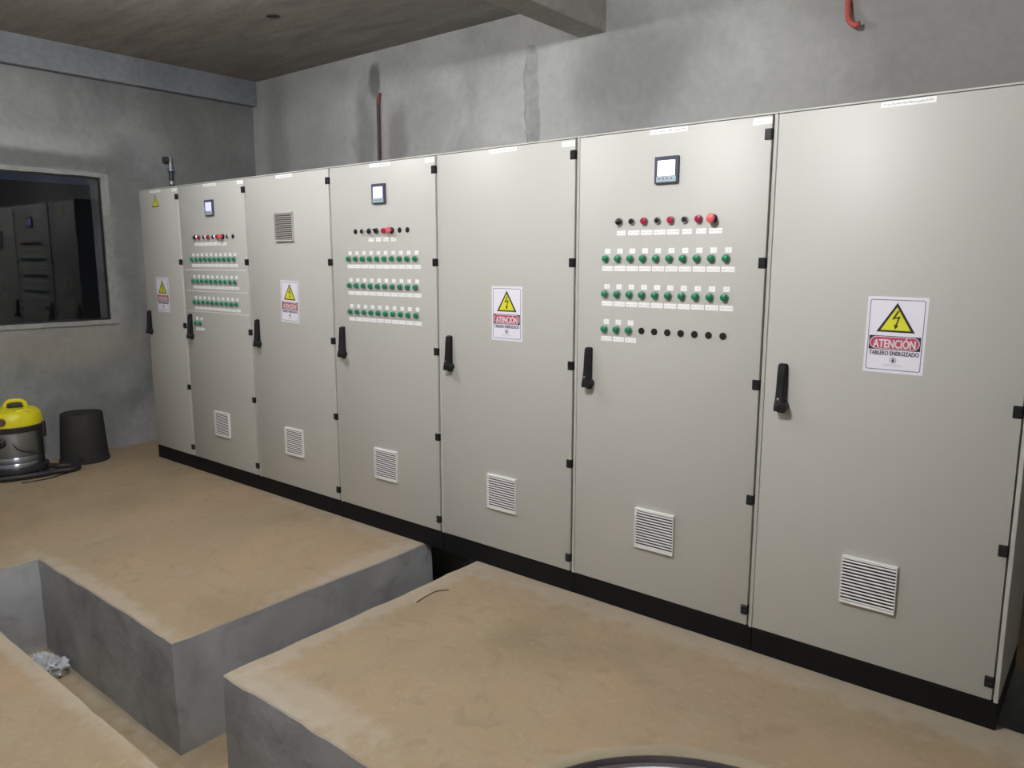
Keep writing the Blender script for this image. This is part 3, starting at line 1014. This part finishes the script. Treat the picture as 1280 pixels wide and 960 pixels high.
# ------------------------------------------------------------------ upturned black bucket
bk = thing('bucket', 'worn black rubber bucket upside down against the window wall', 'bucket', (-0.355, -0.415, 0))
bm = lathe(bmesh.new(), [(0.168, 0.006), (0.177, 0.0), (0.181, 0.006), (0.180, 0.022), (0.172, 0.028), (0.148, 0.375), (0.143, 0.384), (0.134, 0.386), (0.130, 0.380), (0.001, 0.379)], 40)
for v in bm.verts:
    v.co += noise.noise_vector(v.co * 5) * 0.006 * (1 if v.co.z > 0.05 else 0)
obj('bucket_body', mesh('bucket_body', bm, True, 45), M['bucket'], bk)
for a in (150, 330):
    obj('handle_lug', boxm('handle_lug', 0.164, 0.184, -0.018, 0.018, 0.03, 0.075, bev=0.005), M['bucket'], bk, (0, 0, 0), (0, 0, R(a)))

# ------------------------------------------------------------------ steel drum in the near foreground
dm = thing('steel_drum', 'khaki steel drum with rusty rim and pale lid at the bottom edge', 'drum', (5.732, -2.190, 0))
obj('shell', lathem('shell', [(0.29, 0.0), (0.302, 0.004), (0.302, 0.02), (0.294, 0.03), (0.294, 0.28), (0.303, 0.295), (0.294, 0.31), (0.294, 0.57), (0.303, 0.585), (0.294, 0.60), (0.294, 0.84), (0.302, 0.858)], 64), M['drum'], dm)
obj('chime', lathem('chime', [(0.300, 0.855), (0.308, 0.862), (0.3085, 0.872), (0.304, 0.8795), (0.290, 0.880), (0.2835, 0.877)], 72, cap=False), M['drum'], dm)
obj('inner_rim', lathem('inner_rim', [(0.2845, 0.8775), (0.2815, 0.875), (0.279, 0.869), (0.270, 0.867)], 72, cap=False), M['rust'], dm)
obj('lid', lathem('lid', [(0.274, 0.858), (0.2735, 0.8675), (0.24, 0.869), (0.001, 0.870)], 72), M['lid'], dm)
obj('bung', lathem('bung', [(0.03, 0.86), (0.03, 0.874), (0.024, 0.878), (0.001, 0.878)], 20), M['galv'], dm, (0.12, -0.14, 0))

# ------------------------------------------------------------------ conduits on the walls
cp = thing('conduit_pipe', 'grey pipe with clamp on the window wall above the far cabinet', 'pipe', (-0.545, 0.55, 0))
obj('lower_pipe', lathem('lower_pipe', [(0.018, 0.0), (0.018, 2.345)], 14), M['darkpipe'], cp)
obj('upper_pipe', lathem('upper_pipe', [(0.017, 2.345), (0.017, 2.445), (0.013, 2.452), (0.001, 2.454)], 14), M['galv'], cp)
obj('clamp', lathem('clamp', [(0.019, 2.325), (0.027, 2.328), (0.027, 2.350), (0.019, 2.353)], 14), M['clamp'], cp)
obj('coupling', lathem('coupling', [(0.018, 2.215), (0.024, 2.218), (0.024, 2.245), (0.018, 2.248)], 14), M['galv'], cp)
obj('end_cap', lathem('end_cap', [(0.028, -0.02), (0.028, 0.02), (0.02, 0.024), (0.001, 0.024)], 14), M['darkpipe'], cp, (-0.012, -0.032, 2.42), (R(90), 0, 0))

bp_ = thing('brown_pipe', 'thin brown pipe standing against the back wall behind the cabinets', 'pipe', (1.205, YB - 0.028, 0))
obj('pipe', tubem('pipe', [(0, 0, 0.0), (0, 0, 1.2), (0.0, 0, 2.3), (0.003, 0, 2.80)], 0.0125, 10), M['rustpipe'], bp_)
obj('open_end', tubem('open_end', [(0.003, 0, 2.79), (0.004, 0.002, 2.83), (0.008, 0.012, 2.875)], [0.014, 0.0145, 0.0145], 10), M['redpipe'], bp_)

oc = thing('orange_conduit', 'short bent orange conduit stub sticking out high on the back wall', 'conduit', (4.75, YB, 2.84))
pts = spline([(-0.006, 0.02, 0.075), (-0.006, -0.012, 0.03), (0.0, -0.03, -0.03), (0.012, -0.045, -0.085), (0.042, -0.055, -0.115), (0.062, -0.055, -0.118)], 6)
obj('stub', tubem('stub', pts, [0.0145 + 0.0012 * math.sin(k * 2.2) for k in range(len(pts))], 12), M['orange'], oc)
obj('mouth', lathem('mouth', [(0.010, 0.0), (0.0145, 0.0), (0.016, 0.006), (0.012, 0.007)], 12), M['orange'], oc, (0.060, -0.055, -0.118), (0, R(88), 0))

# ------------------------------------------------------------------ litter: plastic, rubble, wire
random.seed(3)
bm = bmesh.new()
bmesh.ops.create_icosphere(bm, subdivisions=4, radius=1.0)
for v in bm.verts:
    d = v.co.copy()
    k = 0.75 + 0.35 * noise.noise(d * 2.3) + 0.45 * abs(noise.noise(d * 6.1 + Vector((4, 0, 0)))) + 0.25 * noise.noise(d * 11)
    v.co = Vector((d.x * 0.13, d.y * 0.075, max(0, d.z + 0.5) * 0.06)) * k
tag(obj('plastic_sheet', mesh('plastic_sheet', bm), M['film'], None, (1.885, -1.545, TR_D + 0.002), (0, 0, R(20))), 'crumpled clear plastic lying in the trench corner', 'plastic')
bm = tube(bmesh.new(), spline([(0, 0, 0), (0.05, 0.06, 0.012), (0.1, 0.13, 0.008), (0.13, 0.19, 0.02)]), 0.009, 6)
tag(obj('plastic_strip', mesh('plastic_strip', bm, True), M['film'], None, (1.628, -1.83, TR_D + 0.012)), 'thin pale strip lying at the end of the trench', 'strip')
for k, (x, y, s) in enumerate(((1.98, -1.50, 0.026), (1.90, -1.63, 0.020), (2.06, -1.56, 0.016), (1.71, -1.50, 0.018))):
    bm = bmesh.new()
    bmesh.ops.create_icosphere(bm, subdivisions=2, radius=1.0)
    for v in bm.verts:
        v.co *= s * (0.8 + 0.5 * noise.noise(v.co * 1.7 + Vector((k * 5, 0, 0))))
        v.co.z *= 0.7
    tag(obj('rubble_stone', mesh('rubble_stone', bm), M['stone'], None, (x, y, TR_D + s * 0.5)),
        ['largest grey rubble stone beside the crumpled plastic in the trench', 'grey rubble stone at the front of the crumpled plastic', 'small grey rubble stone farthest along the trench floor', 'grey rubble stone close to the trench end wall'][k], 'stone', 'rubble in the trench')
tag(obj('wire_scrap', tubem('wire_scrap', spline([(3.571, -0.545, 0.0025), (3.562, -0.50, 0.003), (3.556, -0.45, 0.0025), (3.557, -0.40, 0.003), (3.589, -0.350, 0.0025)]), 0.0025, 6), M['wire']), 'thin curved brown wire scrap on the concrete block beside the trench', 'wire')
